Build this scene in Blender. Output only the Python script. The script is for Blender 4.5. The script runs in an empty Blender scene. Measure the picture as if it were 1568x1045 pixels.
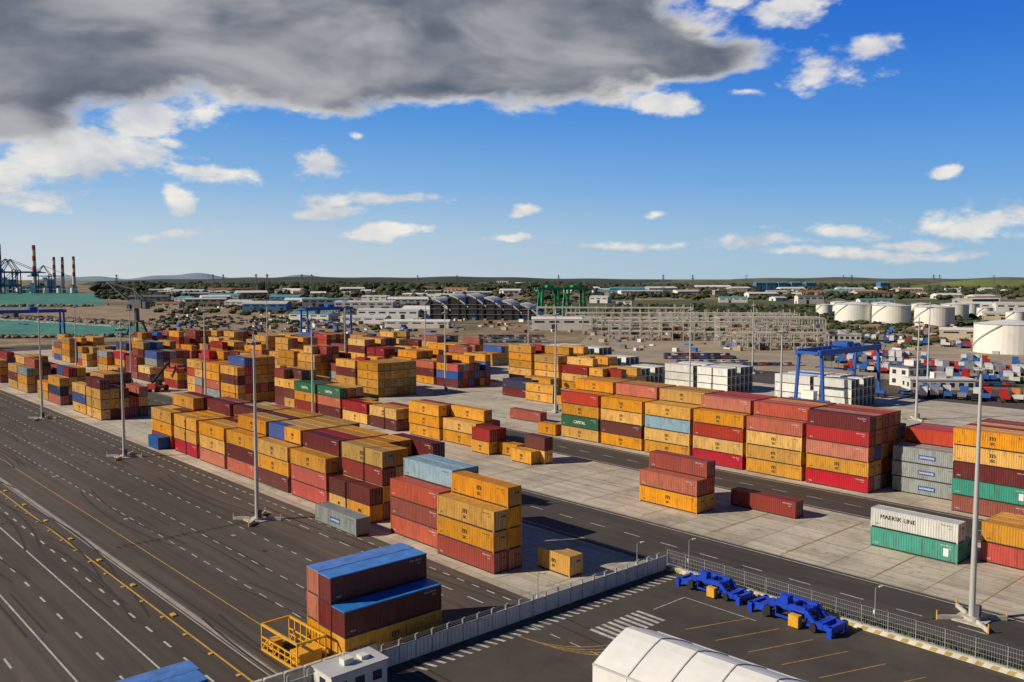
import bpy, math, random
from mathutils import Vector, Matrix
R=random.Random(7)
scene=bpy.context.scene
scene.view_settings.view_transform='Standard'
scene.view_settings.look='None'
scene.view_settings.exposure=0
COL=bpy.context.collection
C48,S48=math.cos(math.radians(48)),math.sin(math.radians(48))
# The site is built in the yard's own axes: x runs along the quay (container length), y runs inland.
def T(E,N):
    """survey offset (E to the right of the view axis, N ahead) -> yard axes"""
    return (C48*E-S48*N, S48*E+C48*N)
ROT=math.radians(48)

# ------------------------------------------------------------------ materials
MATS={}
def mat(name,col,rough=.6,metal=0,var=0.0,scale=1.0,objrand=0.0,dirt=None,dirt_amt=0,bump=0,stretch=None,det=5,streak=0,rust=0):
    if name in MATS: return MATS[name]
    m=bpy.data.materials.new(name); m.use_nodes=True
    nt=m.node_tree; N=nt.nodes; L=nt.links
    b=N['Principled BSDF']; b.inputs['Roughness'].default_value=rough; b.inputs['Metallic'].default_value=metal
    rgb=N.new('ShaderNodeRGB'); rgb.outputs[0].default_value=(*col,1); out=rgb.outputs[0]
    tc=N.new('ShaderNodeTexCoord'); vec=tc.outputs['Object']
    if objrand:
        oi=N.new('ShaderNodeObjectInfo')
        va=N.new('ShaderNodeVectorMath'); va.operation='MULTIPLY_ADD'
        L.new(oi.outputs['Random'],va.inputs[0]); va.inputs[1].default_value=(90,50,30); L.new(vec,va.inputs[2]); vec=va.outputs[0]
        mr=N.new('ShaderNodeMapRange'); L.new(oi.outputs['Random'],mr.inputs[0]); mr.inputs[3].default_value=1-objrand; mr.inputs[4].default_value=1+objrand*.5
        hs=N.new('ShaderNodeHueSaturation'); L.new(mr.outputs[0],hs.inputs['Value']); L.new(out,hs.inputs['Color'])
        m2=N.new('ShaderNodeMath'); m2.operation='MULTIPLY'; L.new(oi.outputs['Random'],m2.inputs[0]); m2.inputs[1].default_value=7.3
        m3=N.new('ShaderNodeMath'); m3.operation='FRACT'; L.new(m2.outputs[0],m3.inputs[0])
        m4=N.new('ShaderNodeMapRange'); L.new(m3.outputs[0],m4.inputs[0]); m4.inputs[3].default_value=.488; m4.inputs[4].default_value=.508
        L.new(m4.outputs[0],hs.inputs['Hue'])
        m5=N.new('ShaderNodeMapRange'); L.new(m3.outputs[0],m5.inputs[0]); m5.inputs[3].default_value=1.08; m5.inputs[4].default_value=.84
        L.new(m5.outputs[0],hs.inputs['Saturation'])
        out=hs.outputs[0]
    if var or dirt or bump:
        mp=N.new('ShaderNodeMapping'); L.new(vec,mp.inputs[0])
        if stretch: mp.inputs['Scale'].default_value=stretch
        nz=N.new('ShaderNodeTexNoise'); nz.inputs['Scale'].default_value=scale; nz.inputs['Detail'].default_value=det; nz.inputs['Roughness'].default_value=.6
        L.new(mp.outputs[0],nz.inputs['Vector'])
        if var:
            mr=N.new('ShaderNodeMapRange'); L.new(nz.outputs[0],mr.inputs[0]); mr.inputs[1].default_value=.3; mr.inputs[2].default_value=.7
            mr.inputs[3].default_value=1-var; mr.inputs[4].default_value=1+var
            hs=N.new('ShaderNodeHueSaturation'); L.new(mr.outputs[0],hs.inputs['Value']); L.new(out,hs.inputs['Color']); out=hs.outputs[0]
        if dirt:
            n2=N.new('ShaderNodeTexNoise'); n2.inputs['Scale'].default_value=scale*2.7; n2.inputs['Detail'].default_value=5; n2.inputs['Roughness'].default_value=.7
            L.new(mp.outputs[0],n2.inputs['Vector'])
            mr=N.new('ShaderNodeMapRange'); L.new(n2.outputs[0],mr.inputs[0]); mr.inputs[1].default_value=.5; mr.inputs[2].default_value=.72; mr.inputs[4].default_value=dirt_amt
            mx=N.new('ShaderNodeMix'); mx.data_type='RGBA'; L.new(mr.outputs[0],mx.inputs[0]); L.new(out,mx.inputs[6]); mx.inputs[7].default_value=(*dirt,1); out=mx.outputs[2]
        if rust:
            mp3=N.new('ShaderNodeMapping'); L.new(vec,mp3.inputs[0]); mp3.inputs['Scale'].default_value=(3.2,3.2,.28)
            n5=N.new('ShaderNodeTexNoise'); n5.inputs['Scale'].default_value=1; n5.inputs['Detail'].default_value=3; L.new(mp3.outputs[0],n5.inputs['Vector'])
            mr=N.new('ShaderNodeMapRange'); L.new(n5.outputs[0],mr.inputs[0]); mr.inputs[1].default_value=.58; mr.inputs[2].default_value=.72; mr.inputs[4].default_value=rust
            mx=N.new('ShaderNodeMix'); mx.data_type='RGBA'; L.new(mr.outputs[0],mx.inputs[0]); L.new(out,mx.inputs[6]); mx.inputs[7].default_value=(.12,.05,.025,1); out=mx.outputs[2]
        if streak:
            mp2=N.new('ShaderNodeMapping'); L.new(tc.outputs['Object'],mp2.inputs[0]); mp2.inputs['Scale'].default_value=(.012,.9,1)
            n3=N.new('ShaderNodeTexNoise'); n3.inputs['Scale'].default_value=1; n3.inputs['Detail'].default_value=4; L.new(mp2.outputs[0],n3.inputs['Vector'])
            mr=N.new('ShaderNodeMapRange'); L.new(n3.outputs[0],mr.inputs[0]); mr.inputs[1].default_value=.35; mr.inputs[2].default_value=.65; mr.inputs[3].default_value=1-streak; mr.inputs[4].default_value=1+streak
            hs=N.new('ShaderNodeHueSaturation'); L.new(mr.outputs[0],hs.inputs['Value']); L.new(out,hs.inputs['Color']); out=hs.outputs[0]
        if bump:
            bp=N.new('ShaderNodeBump'); bp.inputs['Strength'].default_value=bump; bp.inputs['Distance'].default_value=.2; L.new(nz.outputs[0],bp.inputs['Height']); L.new(bp.outputs[0],b.inputs['Normal'])
    L.new(out,b.inputs['Base Color'])
    MATS[name]=m; return m

# ------------------------------------------------------------------ mesh builder
class MB:
    def __init__(s): s.v=[];s.f=[];s.m=[]
    def face(s,pts,m=0):
        i=len(s.v); s.v+=[tuple(p) for p in pts]; s.f.append(tuple(range(i,i+len(pts)))); s.m.append(m)
    def box(s,x0,x1,y0,y1,z0,z1,m=0,bottom=True):
        i=len(s.v)
        s.v+=[(x0,y0,z0),(x1,y0,z0),(x1,y1,z0),(x0,y1,z0),(x0,y0,z1),(x1,y0,z1),(x1,y1,z1),(x0,y1,z1)]
        F=[(4,5,6,7),(0,1,5,4),(1,2,6,5),(2,3,7,6),(3,0,4,7)]
        if bottom: F.append((3,2,1,0))
        for f in F: s.f.append(tuple(i+k for k in f)); s.m.append(m)
    def beam(s,p,q,w,m=0,h=None):
        p=Vector(p);q=Vector(q);d=(q-p)
        if d.length<1e-6: return
        d.normalize(); up=Vector((0,0,1)) if abs(d.z)<.95 else Vector((1,0,0))
        a=d.cross(up).normalized()*(w/2); b=a.cross(d).normalized()*((h or w)/2)
        i=len(s.v)
        for c in (p,q):
            for sa,sb in ((-1,-1),(1,-1),(1,1),(-1,1)): s.v.append(tuple(c+a*sa+b*sb))
        for f in ((0,1,5,4),(1,2,6,5),(2,3,7,6),(3,0,4,7),(3,2,1,0),(4,5,6,7)): s.f.append(tuple(i+k for k in f)); s.m.append(m)
    def cyl(s,x,y,z0,z1,r0,r1,n=12,m=0,cap=True,axis='z'):
        i=len(s.v)
        for z,r in ((z0,r0),(z1,r1)):
            for k in range(n):
                a=2*math.pi*k/n; c,sn=r*math.cos(a),r*math.sin(a)
                if axis=='z': s.v.append((x+c,y+sn,z))
                elif axis=='y': s.v.append((x+c,z,y+sn))
                else: s.v.append((z,x+c,y+sn))
        for k in range(n):
            s.f.append((i+k,i+(k+1)%n,i+n+(k+1)%n,i+n+k)); s.m.append(m)
        if cap:
            s.f.append(tuple(i+n+k for k in range(n))); s.m.append(m)
            s.f.append(tuple(i+n-1-k for k in range(n))); s.m.append(m)
    def mesh(s,name,mats,smooth=False):
        me=bpy.data.meshes.new(name); me.from_pydata(s.v,[],s.f)
        for mm in mats: me.materials.append(mm)
        me.polygons.foreach_set('material_index',s.m)
        if smooth: me.polygons.foreach_set('use_smooth',[True]*len(s.f))
        me.update(); return me
    def obj(s,name,mats,loc=(0,0,0),rz=0,smooth=False):
        return put(name,s.mesh(name,mats,smooth),loc,rz)
def put(name,me,loc=(0,0,0),rz=0,sc=None):
    o=bpy.data.objects.new(name,me); COL.objects.link(o); o.location=loc; o.rotation_euler=(0,0,rz)
    if sc: o.scale=sc
    return o

def text_faces(txt,size):
    cu=bpy.data.curves.new('t','FONT'); cu.body=txt; cu.size=size; cu.align_x='CENTER'; cu.resolution_u=2
    o=bpy.data.objects.new('t',cu); COL.objects.link(o)
    dg=bpy.context.evaluated_depsgraph_get(); me=o.evaluated_get(dg).to_mesh()
    V=[v.co.copy() for v in me.vertices]; F=[tuple(p.vertices) for p in me.polygons]
    o.evaluated_get(dg).to_mesh_clear(); bpy.data.objects.remove(o); bpy.data.curves.remove(cu)
    return V,F
_tc={}
def add_text(mb,txt,size,x,z,y,m,back=False,bold=0):
    if (txt,size) not in _tc: _tc[(txt,size)]=text_faces(txt,size)
    V,F=_tc[(txt,size)]
    for dx in ([0,bold] if bold else [0]):
        i=len(mb.v)
        yy=y+(-.002 if dx else 0)*(1 if y<0 else -1)
        for p in V: mb.v.append((x+(-(p.x+dx) if back else p.x+dx),yy,z+p.y))
        for f in F: mb.f.append(tuple(i+k for k in f)); mb.m.append(m)

# ------------------------------------------------------------------ containers
CC={'Y':(.70,.335,.018),'P':(.68,.39,.075),'M':(.50,.255,.022),'R':(.48,.022,.014),'B':(.31,.038,.020),'O':(.48,.085,.035),
    'D':(.13,.014,.012),'L':(.010,.075,.36),'N':(.012,.028,.10),'T':(.012,.38,.27),'G':(.012,.13,.06),'K':(.30,.34,.34),'W':(.72,.72,.68),'V':(.74,.74,.70),'S':(.27,.44,.54)}
for k,c in CC.items():
    mat('paint_'+k,c,.5,0,.13,.45,.22,(.13,.06,.035) if k not in 'WV' else (.4,.38,.33),.5,stretch=(1,1,.35),rust=.55 if k not in 'WV' else .25)
mdark=mat('underframe_dark',(.03,.028,.027),.8)
mgear=mat('galvanised_gear',(.35,.34,.32),.5,.3)
mblk=mat('lettering_black',(.012,.012,.012),.6)
mwht=mat('lettering_white',(.75,.75,.72),.6)
mblue=mat('roof_tarpaulin_blue',(.012,.17,.56),.55,0,.25,.8,.1)
mreef=mat('reefer_unit_grey',(.13,.14,.15),.6,0,.15,2)
HT=2.76
def container_mesh(L,k,roof=False):
    mb=MB(); w=1.219; n=int(L/.36); dep=.045; h=L/2
    z0,z1=.0,HT
    for sx in (-1,1):
        for sy in (-1,1):
            xa,xb=sorted((sx*h,sx*(h-.18))); ya,yb=sorted((sy*w,sy*(w-.16)))
            mb.box(xa,xb,ya,yb,z0,z1,0)
    for sy in (-1,1):
        ya,yb=sorted((sy*w,sy*(w-.10)))
        mb.box(-h+.18,h-.18,ya,yb,.03,.19,1); mb.box(-h+.18,h-.18,ya,yb,z1-.12,z1-.02,0)
    prof=[]
    xs=-h+.18; step=(L-.36)/n
    for i in range(n):
        a=xs+i*step
        prof+= [(a,0),(a+step*.34,0),(a+step*.5,1),(a+step*.84,1)]
    prof.append((h-.18,0))
    for sy in (-1,1):
        for (xa,da),(xb,db) in zip(prof[:-1],prof[1:]):
            ya=sy*(w-.015-dep*da); yb=sy*(w-.015-dep*db)
            p=[(xa,ya,.19),(xb,yb,.19),(xb,yb,z1-.12),(xa,ya,z1-.12)]
            mb.face(p if sy<0 else p[::-1],0)
    for (xa,da),(xb,db) in zip(prof[:-1],prof[1:]):
        mb.face([(xa,-w+.1,z1-.03-.03*da),(xb,-w+.1,z1-.03-.03*db),(xb,w-.1,z1-.03-.03*db),(xa,w-.1,z1-.03-.03*da)],3 if roof else 0)
    for sx in (-1,1):
        xa,xb=sorted((sx*h,sx*(h-.18)))
        mb.box(xa,xb,-w+.16,w-.16,z1-.14,z1-.004,0); mb.box(xa,xb,-w+.16,w-.16,.02,.17,1)
    for i in range(7):
        y=-w+.16+i*(2*w-.32)/7; d=(2*w-.32)/7
        mb.face([(-h+.04,y+d,.17),(-h+.04,y+d*.4,.17),(-h+.04,y+d*.4,z1-.14),(-h+.04,y+d,z1-.14)],0)
        mb.face([(-h+.04,y+d*.4,.17),(-h+.09,y,.17),(-h+.09,y,z1-.14),(-h+.04,y+d*.4,z1-.14)],0)
    if k=='W':
        x=h-.05
        mb.box(x-.1,x,-w+.16,w-.16,.17,z1-.14,5)
        mb.box(x,x+.03,-w+.24,w-.24,1.5,2.5,1); mb.box(x,x+.03,-w+.24,0,.35,1.4,1); mb.cyl(.45,.9,x,x+.035,.36,.36,12,1,axis='x')
        mb.box(x,x+.05,.1,.95,1.9,2.3,2)
    else:
        x=h-.06
        mb.box(x-.06,x,-w+.16,-.01,.17,z1-.14,0); mb.box(x-.06,x,.01,w-.16,.17,z1-.14,0)
        for y in (-.85,-.35,.35,.85):
            mb.box(x,x+.045,y-.03,y+.03,.1,z1-.1,2)
            mb.box(x,x+.03,y-.2,y+.02,1.05,1.12,2)
        for z in (.6,1.4,2.1):
            mb.box(x,x+.02,-w+.2,-.05,z,z+.05,0); mb.box(x,x+.02,.05,w-.2,z,z+.05,0)
        mb.box(x,x+.012,.1,.9,1.75,2.0,4)
    if roof:
        mb.box(-h-.02,h+.02,-w-.03,w+.03,z1-.09,z1+.03,3)
    y=w+.004
    if L>8:
        for back in (False,True):
            yy=y if back else -y; s=-1 if back else 1
            if k in 'YPM':
                add_text(mb,'m',1.3,0,1.42,yy,4,back,.05); add_text(mb,'sc',.95,0,.68,yy,4,back,.05)
            elif k=='B': pass
            elif k=='G': add_text(mb,'CAPITAL',1.0,0,1.0,yy,6,back,.04)
            elif k=='V': add_text(mb,'MAERSK LINE',.85,-s*2.2,1.45,yy,4,back,.03)
            elif k=='K': mb.face([(q[0],yy,q[1]) for q in ([(-1.5,.9),(1.5,.9),(1.5,1.7),(-1.5,1.7)] if not back else [(-1.5,1.7),(1.5,1.7),(1.5,.9),(-1.5,.9)])],7); add_text(mb,'SAFMARINE',.5,0,1.12,yy*1.003,6,back,.02)
            elif k=='T': mb.face([(q[0],yy,q[1]) for q in ([(-4.9,.8),(-4.2,.8),(-4.2,1.9),(-4.9,1.9)] if not back else [(-4.9,1.9),(-4.2,1.9),(-4.2,.8),(-4.9,.8)])],6)
            if k!='W':
                add_text(mb,'MSCU 482 913',.26,s*(h-1.5),2.2,yy,6 if k in 'RBODLNTG' else 4,back)
                add_text(mb,'22G1',.22,s*(h-1.0),1.85,yy,6 if k in 'RBODLNTG' else 4,back)
                add_text(mb,'42G1',.3,-s*(h-1.0),.5,yy,6 if k in 'RBODLNTG' else 4,back)
    elif k in 'YPM':
        for back in (False,True):
            yy=y if back else -y
            add_text(mb,'m',1.1,0,1.35,yy,4,back,.05); add_text(mb,'sc',.8,0,.75,yy,4,back,.05)
    return mb.mesh('container_%s_%d'%(k,int(L)),[MATS['paint_'+k],mdark,mgear,mblue,mblk,mreef,mwht,MATS['paint_L']])
CM={}
def cont(u,v,tier,k,L=12.19,rz=0,roof=False,j=.05):
    key=(k,L,roof)
    if key not in CM: CM[key]=container_mesh(L,k,roof)
    return put('shipping_container',CM[key],(u+R.uniform(-j*2,j*2),v+R.uniform(-j,j),.03+tier*(HT+.035)),rz+R.uniform(-.004,.004)+(math.pi if R.random()<.25 and rz==0 and k not in 'WV' else 0))
def stack(u,v,ks,L=12.19,**a):
    for i,k in enumerate(ks): cont(u+L/2,v+1.22,i,k,L,**a)
def rcol(w='YYYYYYYYMMPPBOBRDDBOYYMLNK'): return R.choice(w)
def rstack(u,v,n,top=None,w=None):
    if u<-255 and R.random()<.10: return
    ks=[rcol(w) if w else rcol() for _ in range(n)]
    if top and ks: ks[-1]=top
    if R.random()<.14:
        stack(u,v,ks,6.06); stack(u+6.12,v,[rcol(w) if w else rcol() for _ in range(max(1,n-R.randint(0,1)))],6.06)
    else: stack(u,v,ks)
W=2.56
b1=[(-211,'BYY',[3,4,4,3]),(-197,'RYY',[3,3,4,4]),(-183,'OYY',[3,3,4,4,4]),(-169.5,'ODY',[4,4,4,4,4]),(-156,'DYY',[4,4,4,4,4]),(-142.6,'RRY',[4,4,4,4,3]),(-129.3,None,[4,4,4,4,4])]
tops={-156:'LYYYM',-142.6:'DBMYM',-129.3:'MYMYD',-169.5:'YMDYM',-183:'YBDMY'}
for u,f,hs in b1:
    if f: stack(u,75,f)
    else:
        stack(u,75,'YD',6.06); stack(u+6.13,75,'YD',6.06)
    for i,h in enumerate(hs):
        t=tops.get(u,'YYDBYYM')
        rstack(u,75+(i+1)*W,h,t[i%len(t)],'YYYYMMPBODDRB')
stack(-111.2,75,'OBO'); stack(-111.2,75+W,'BYOS'); stack(-111.2,75+2*W,'YBYS')
stack(-97.9,74,'BYY'); stack(-97.9,74+W,'BYYY')
stack(-124.5,69.6,'K',12.19)
stack(-84.2,80.5,'Y',6.06)
stack(-206,72.3,'L',6.06)
hs=[3,4,4,2,3,4,3,2,3,4,2,3,2]
u=-264
for i,h in enumerate(hs):
    for c in range(5): rstack(u,76+c*W,max(1,min(4,h+R.choice((-1,0,0,0,1)))),w='YYYMDDBBOYNLTY' if i<3 else None)
    u-=13.4 if i not in (1,3,5,8,10) else 25
stack(-178.8,126.5,'YYY'); stack(-178.8,126.5+W,'MDB')
stack(-166,127.3,'YYD'[:2]); stack(-166,127.3+W,'YYY'); stack(-166,127.3+2*W,'YB')
stack(-151.5,124.2,'YB',6.06);stack(-151.5,124.2+W,'MB',6.06);stack(-145.2,124.2+W,'Y',6.06)
stack(-137.8,124,'Y',6.06); stack(-136.5,124+W,'YD',6.06)
stack(-98,118.2,'YO'); stack(-98,118.2+W,'YOB')
stack(-85.6,127.6,'B')
stack(-58.9,123.4,'TV'); stack(-58.9,123.4+W,'TB'[:1])
for c in range(3): stack(-45.2,127.5+c*W,'RY')
for i,(u,h) in enumerate([(-196,2),(-209.5,2),(-223,3),(-236.5,3),(-249,4)]):
    for c in range(5): rstack(u,126+c*W,h if c<3 else max(1,h-1),w='DBYYGDBOY')
for i,(u,h) in enumerate([(-270,5),(-283.5,4),(-297,5),(-318,4),(-344.5,4),(-358,5),(-380,3),(-393,4),(-420,3),(-445,4),(-458,3),(-471,4)]):
    for c in range(6): rstack(u,118+c*W,max(1,min(5,h+R.choice((-2,-1,0,0,0)))))
B3=[(-151.3,'YGYO','Y'),(-138.2,'YDYY','Y'),(-125,'YPSY','Y'),(-111.9,'RYOY','O'),(-98.8,'YYYO','Y'),(-85.7,'RYORD','D')]
for u,f,t in B3:
    stack(u,152.5,f)
    for c in range(1,6):
        n=5 if c<5 else 4
        if u<-120 and c<2: n=4
        ks=[rcol() for _ in range(n)]; ks[-1]=R.choice('YMOBD') if u>-99 else (R.choice('YYMO')if u<-112 else 'O')
        stack(u,152.5+c*W,ks)
for c in range(2): stack(-71.8,158.5+c*W,'KKK')
for c in range(2,5): stack(-72,158.5+c*W,'BDBO')
for c in range(6): stack(-58.8,152+c*W,'BTDYY' if c==0 else 'YBDY'+R.choice('YBY'))
for c in range(6): stack(-45.5,152+c*W,'BYTBY')
stack(-180.7,162,'B'); stack(-158.5,151.5,'Y',6.06)
for i,(u,h) in enumerate([(-252,4),(-265,4),(-278.5,3),(-292,5),(-312,4),(-340,3),(-354,4),(-375,4),(-402,4),(-416,5),(-436,3),(-464,4)]):
    for c in range(6): 
        if i==0: stack(u,157.5+c*W,'MMYM')
        else: rstack(u,157+c*W,max(1,min(5,h+R.choice((-2,-1,0,0,0)))))
stack(-204.5,190,'YY'); stack(-191.5,190,'Y')
for i,(u,h) in enumerate([(-218,2),(-254,4),(-268,3),(-282,4),(-300,4),(-314,5),(-328,4),(-350,3),(-378,4),(-400,4),(-414,3),(-440,4),(-455,4)]):
    for c in range(6): rstack(u,192+c*W,max(1,min(5,h+R.choice((-1,0,0,0)))),w='LNLRDDKYYY' if i==1 else None)
for i,(u,h) in enumerate([(-204,3),(-217,4),(-231,5),(-245,5),(-285,4),(-299,4),(-313,3),(-340,4),(-354,4),(-390,4),(-404,4),(-430,3)]):
    for c in range(6): rstack(u,219+c*W,max(1,min(5,h+R.choice((-1,0,0,0)))),w='YYYYMB' if i<4 else None)
for u,h in [(-262,4),(-247,4),(-233,3),(-219,2),(-196,3),(-182,3),(-152,3),(-138.5,3),(-62,2)]:
    for c in range(6): stack(u,250+c*W,'W'*(h if c!=2 else max(1,h-1)))
for i,(u,h) in enumerate([(-305,3),(-320,4),(-345,4),(-360,3),(-385,4),(-410,3)]):
    for c in range(5): rstack(u,252+c*W,max(1,h+R.choice((-1,0))))
def xstack(u,v,ks,roof):
    for i,k in enumerate(ks): cont(u,v+6.1,i,k,12.19,math.radians(90),roof=(i in roof))
xstack(-76.3,45,'YD',(1,)); xstack(-79.0,45,'YDD',(2,)); xstack(-81.7,45.2,'YOO',(2,))
xstack(-79.6,19.3,'L',(0,)); xstack(-77.0,19.0,'L',(0,))

# ------------------------------------------------------------------ ground
def sheet(name,m,x0,x1,y0,y1,z,thick=0):
    mb=MB(); mb.face([(x0,y0,z),(x1,y0,z),(x1,y1,z),(x0,y1,z)],0); return mb.obj(name,[m])
gm=bpy.data.materials.new('ground_scrub'); gm.use_nodes=True
nt=gm.node_tree;N=nt.nodes;Lk=nt.links;b=N['Principled BSDF'];b.inputs['Roughness'].default_value=.95
tc=N.new('ShaderNodeTexCoord')
def noise(scale,det=6,ro=.6,vec=None,dist=0):
    n=N.new('ShaderNodeTexNoise'); n.inputs['Scale'].default_value=scale;n.inputs['Detail'].default_value=det;n.inputs['Roughness'].default_value=ro;n.inputs['Distortion'].default_value=dist
    Lk.new(vec or tc.outputs['Object'],n.inputs['Vector']); return n
def ramp(src,stops):
    r=N.new('ShaderNodeValToRGB'); e=r.color_ramp.elements
    while len(e)<len(stops): e.new(.5)
    for el,(p,c) in zip(e,stops): el.position=p; el.color=(*c,1)
    Lk.new(src,r.inputs[0]); return r
n1=noise(.006,8,.65,dist=.5)
r1=ramp(n1.outputs[0],[(.34,(.05,.075,.02)),(.42,(.10,.10,.035)),(.47,(.22,.16,.09)),(.57,(.32,.24,.14)),(.66,(.13,.13,.045)),(.76,(.06,.08,.025))])
n2=noise(.06,6,.7); r2=ramp(n2.outputs[0],[(.35,(.55,.55,.55)),(.65,(1.35,1.35,1.35))])
mx=N.new('ShaderNodeMix');mx.data_type='RGBA';mx.blend_type='MULTIPLY';mx.inputs[0].default_value=1
Lk.new(r1.outputs[0],mx.inputs[6]);Lk.new(r2.outputs[0],mx.inputs[7]);Lk.new(mx.outputs[2],b.inputs['Base Color'])
sheet('ground',gm,-14000,14000,-14000,14000,0)
masph=mat('asphalt_quay',(.080,.061,.049),.85,0,.32,.04,0,(.030,.025,.022),.6,stretch=(.3,1,1),det=8,streak=.2)
masph2=mat('asphalt_road',(.054,.045,.040),.85,0,.25,.1,0,(.12,.10,.08),.4,stretch=(.3,1,1),det=8,streak=.2)
masph3=mat('asphalt_lot',(.072,.058,.047),.85,0,.38,.07,0,(.030,.026,.023),.65,det=8)
cm=bpy.data.materials.new('concrete_pad'); cm.use_nodes=True
nt=cm.node_tree;N=nt.nodes;Lk=nt.links;b=N['Principled BSDF'];b.inputs['Roughness'].default_value=.9
tc=N.new('ShaderNodeTexCoord')
br=N.new('ShaderNodeTexBrick'); br.inputs['Scale'].default_value=1; br.offset=0; br.inputs['Brick Width'].default_value=6.5; br.inputs['Row Height'].default_value=5.2; br.inputs['Mortar Size'].default_value=.07
br.inputs['Color1'].default_value=(.58,.52,.435,1);br.inputs['Color2'].default_value=(.50,.45,.375,1);br.inputs['Mortar'].default_value=(.25,.22,.18,1)
Lk.new(tc.outputs['Object'],br.inputs['Vector'])
n1=noise(.10,8,.7); r1=ramp(n1.outputs[0],[(.3,(.55,.53,.51)),(.5,(.93,.92,.91)),(.7,(1.12,1.1,1.07))])
n2=noise(.7,6,.75); r2=ramp(n2.outputs[0],[(.30,(.5,.47,.43)),(.45,(1,1,1))])
mx=N.new('ShaderNodeMix');mx.data_type='RGBA';mx.blend_type='MULTIPLY';mx.inputs[0].default_value=1
mx2=N.new('ShaderNodeMix');mx2.data_type='RGBA';mx2.blend_type='MULTIPLY';mx2.inputs[0].default_value=1
Lk.new(br.outputs[0],mx.inputs[6]);Lk.new(r1.outputs[0],mx.inputs[7]);Lk.new(mx.outputs[2],mx2.inputs[6]);Lk.new(r2.outputs[0],mx2.inputs[7])
mp=N.new('ShaderNodeMapping'); mp.inputs['Scale'].default_value=(.02,.7,1); Lk.new(tc.outputs['Object'],mp.inputs[0]); n3=noise(1,4,.6,mp.outputs[0]); r3=ramp(n3.outputs[0],[(.38,(.74,.72,.70)),(.52,(1,1,1))])
mx3=N.new('ShaderNodeMix');mx3.data_type='RGBA';mx3.blend_type='MULTIPLY';mx3.inputs[0].default_value=.8
Lk.new(mx2.outputs[2],mx3.inputs[6]);Lk.new(r3.outputs[0],mx3.inputs[7]);Lk.new(mx3.outputs[2],b.inputs['Base Color'])
sheet('quay_asphalt',masph,-560,200,6,330,.006)
sheet('concrete_pavement',cm,-520,-74,71.5,93.5,.012)
sheet('concrete_pavement',cm,-520,200,109,136.5,.012)
sheet('concrete_pavement',cm,-520,200,150,214,.012)
sheet('concrete_pavement',cm,-520,-40,217,285,.012)
mdirt=mat('dirt_tan',(.30,.21,.13),.95,0,.3,.03,0,(.10,.10,.045),.7,det=8)
sheet('yard_road',masph2,-520,200,94,109,.012)
sheet('yard_road',masph2,-520,200,136.5,150,.012)
sheet('parking_asphalt',masph3,-71,200,6,92,.010)
def poly(name,m,pts,z):
    mb=MB(); mb.face([(*T(*p),z) for p in pts],0); return mb.obj(name,[m])
poly('sandy_ground',mdirt,[(-300,600),(-240,600),(-60,500),(-40,640),(-160,900),(-520,1180),(-800,1190),(-1500,1190),(-1500,850),(-430,780)],.03)
poly('gravel_lot',mat('gravel_beige',(.35,.28,.20),.95,0,.25,.04,0,(.12,.11,.08),.6,det=8),[(150,330),(520,330),(520,520),(300,640),(60,640),(40,520),(-30,480)],.03)
poly('grass_field',mat('grass_green',(.065,.085,.02),.95,0,.35,.02,0,(.18,.14,.06),.7,det=8),[(60,760),(700,700),(1100,1100),(1000,1500),(0,1500)],.02)
wm=bpy.data.materials.new('sea_water'); wm.use_nodes=True
nt=wm.node_tree;N=nt.nodes;Lk=nt.links;b=N['Principled BSDF'];b.inputs['Roughness'].default_value=.5; b.inputs['Specular IOR Level'].default_value=.15
tc=N.new('ShaderNodeTexCoord'); n1=noise(.02,8,.7); r1=ramp(n1.outputs[0],[(.35,(.035,.17,.14)),(.55,(.07,.26,.20)),(.72,(.13,.34,.27))])
Lk.new(r1.outputs[0],b.inputs['Base Color']); n2=noise(.25,5,.6); bp=N.new('ShaderNodeBump'); bp.inputs['Strength'].default_value=.6; bp.inputs['Distance'].default_value=.8; Lk.new(n2.outputs[0],bp.inputs['Height']); Lk.new(bp.outputs[0],b.inputs['Normal'])
poly('sea_water',wm,[(-330,565),(-243,580),(-262,650),(-300,715),(-500,862),(-900,905),(-2200,950),(-2200,300),(-560,300),(-430,380)],.05)
poly('harbour_water',wm,[(-2600,1120),(-700,1120),(-560,1190),(-800,1750),(-930,2100),(-1400,2500),(-3200,2500)],.05)
msurf=mat('surf_foam',(.7,.72,.7),.8,0,.2,.3)
mb=MB()
for _ in range(200):
    t=R.random(); E=-300-200*t+R.uniform(-4,4)-6; N_=715+147*t-R.uniform(8,26); x,y=T(E,N_); l=R.uniform(4,16); w_=R.uniform(.8,2.8)
    dx,dy=T(-200,147); q=math.hypot(dx,dy); dx/=q;dy/=q
    mb.face([(x,y,.08),(x+dx*l,y+dy*l,.08),(x+dx*l*.8-dy*w_,y+dy*l*.8+dx*w_,.08),(x+dx*l*.2-dy*w_,y+dy*l*.2+dx*w_,.08)])
mb.obj('breaking_waves',[msurf])
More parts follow.
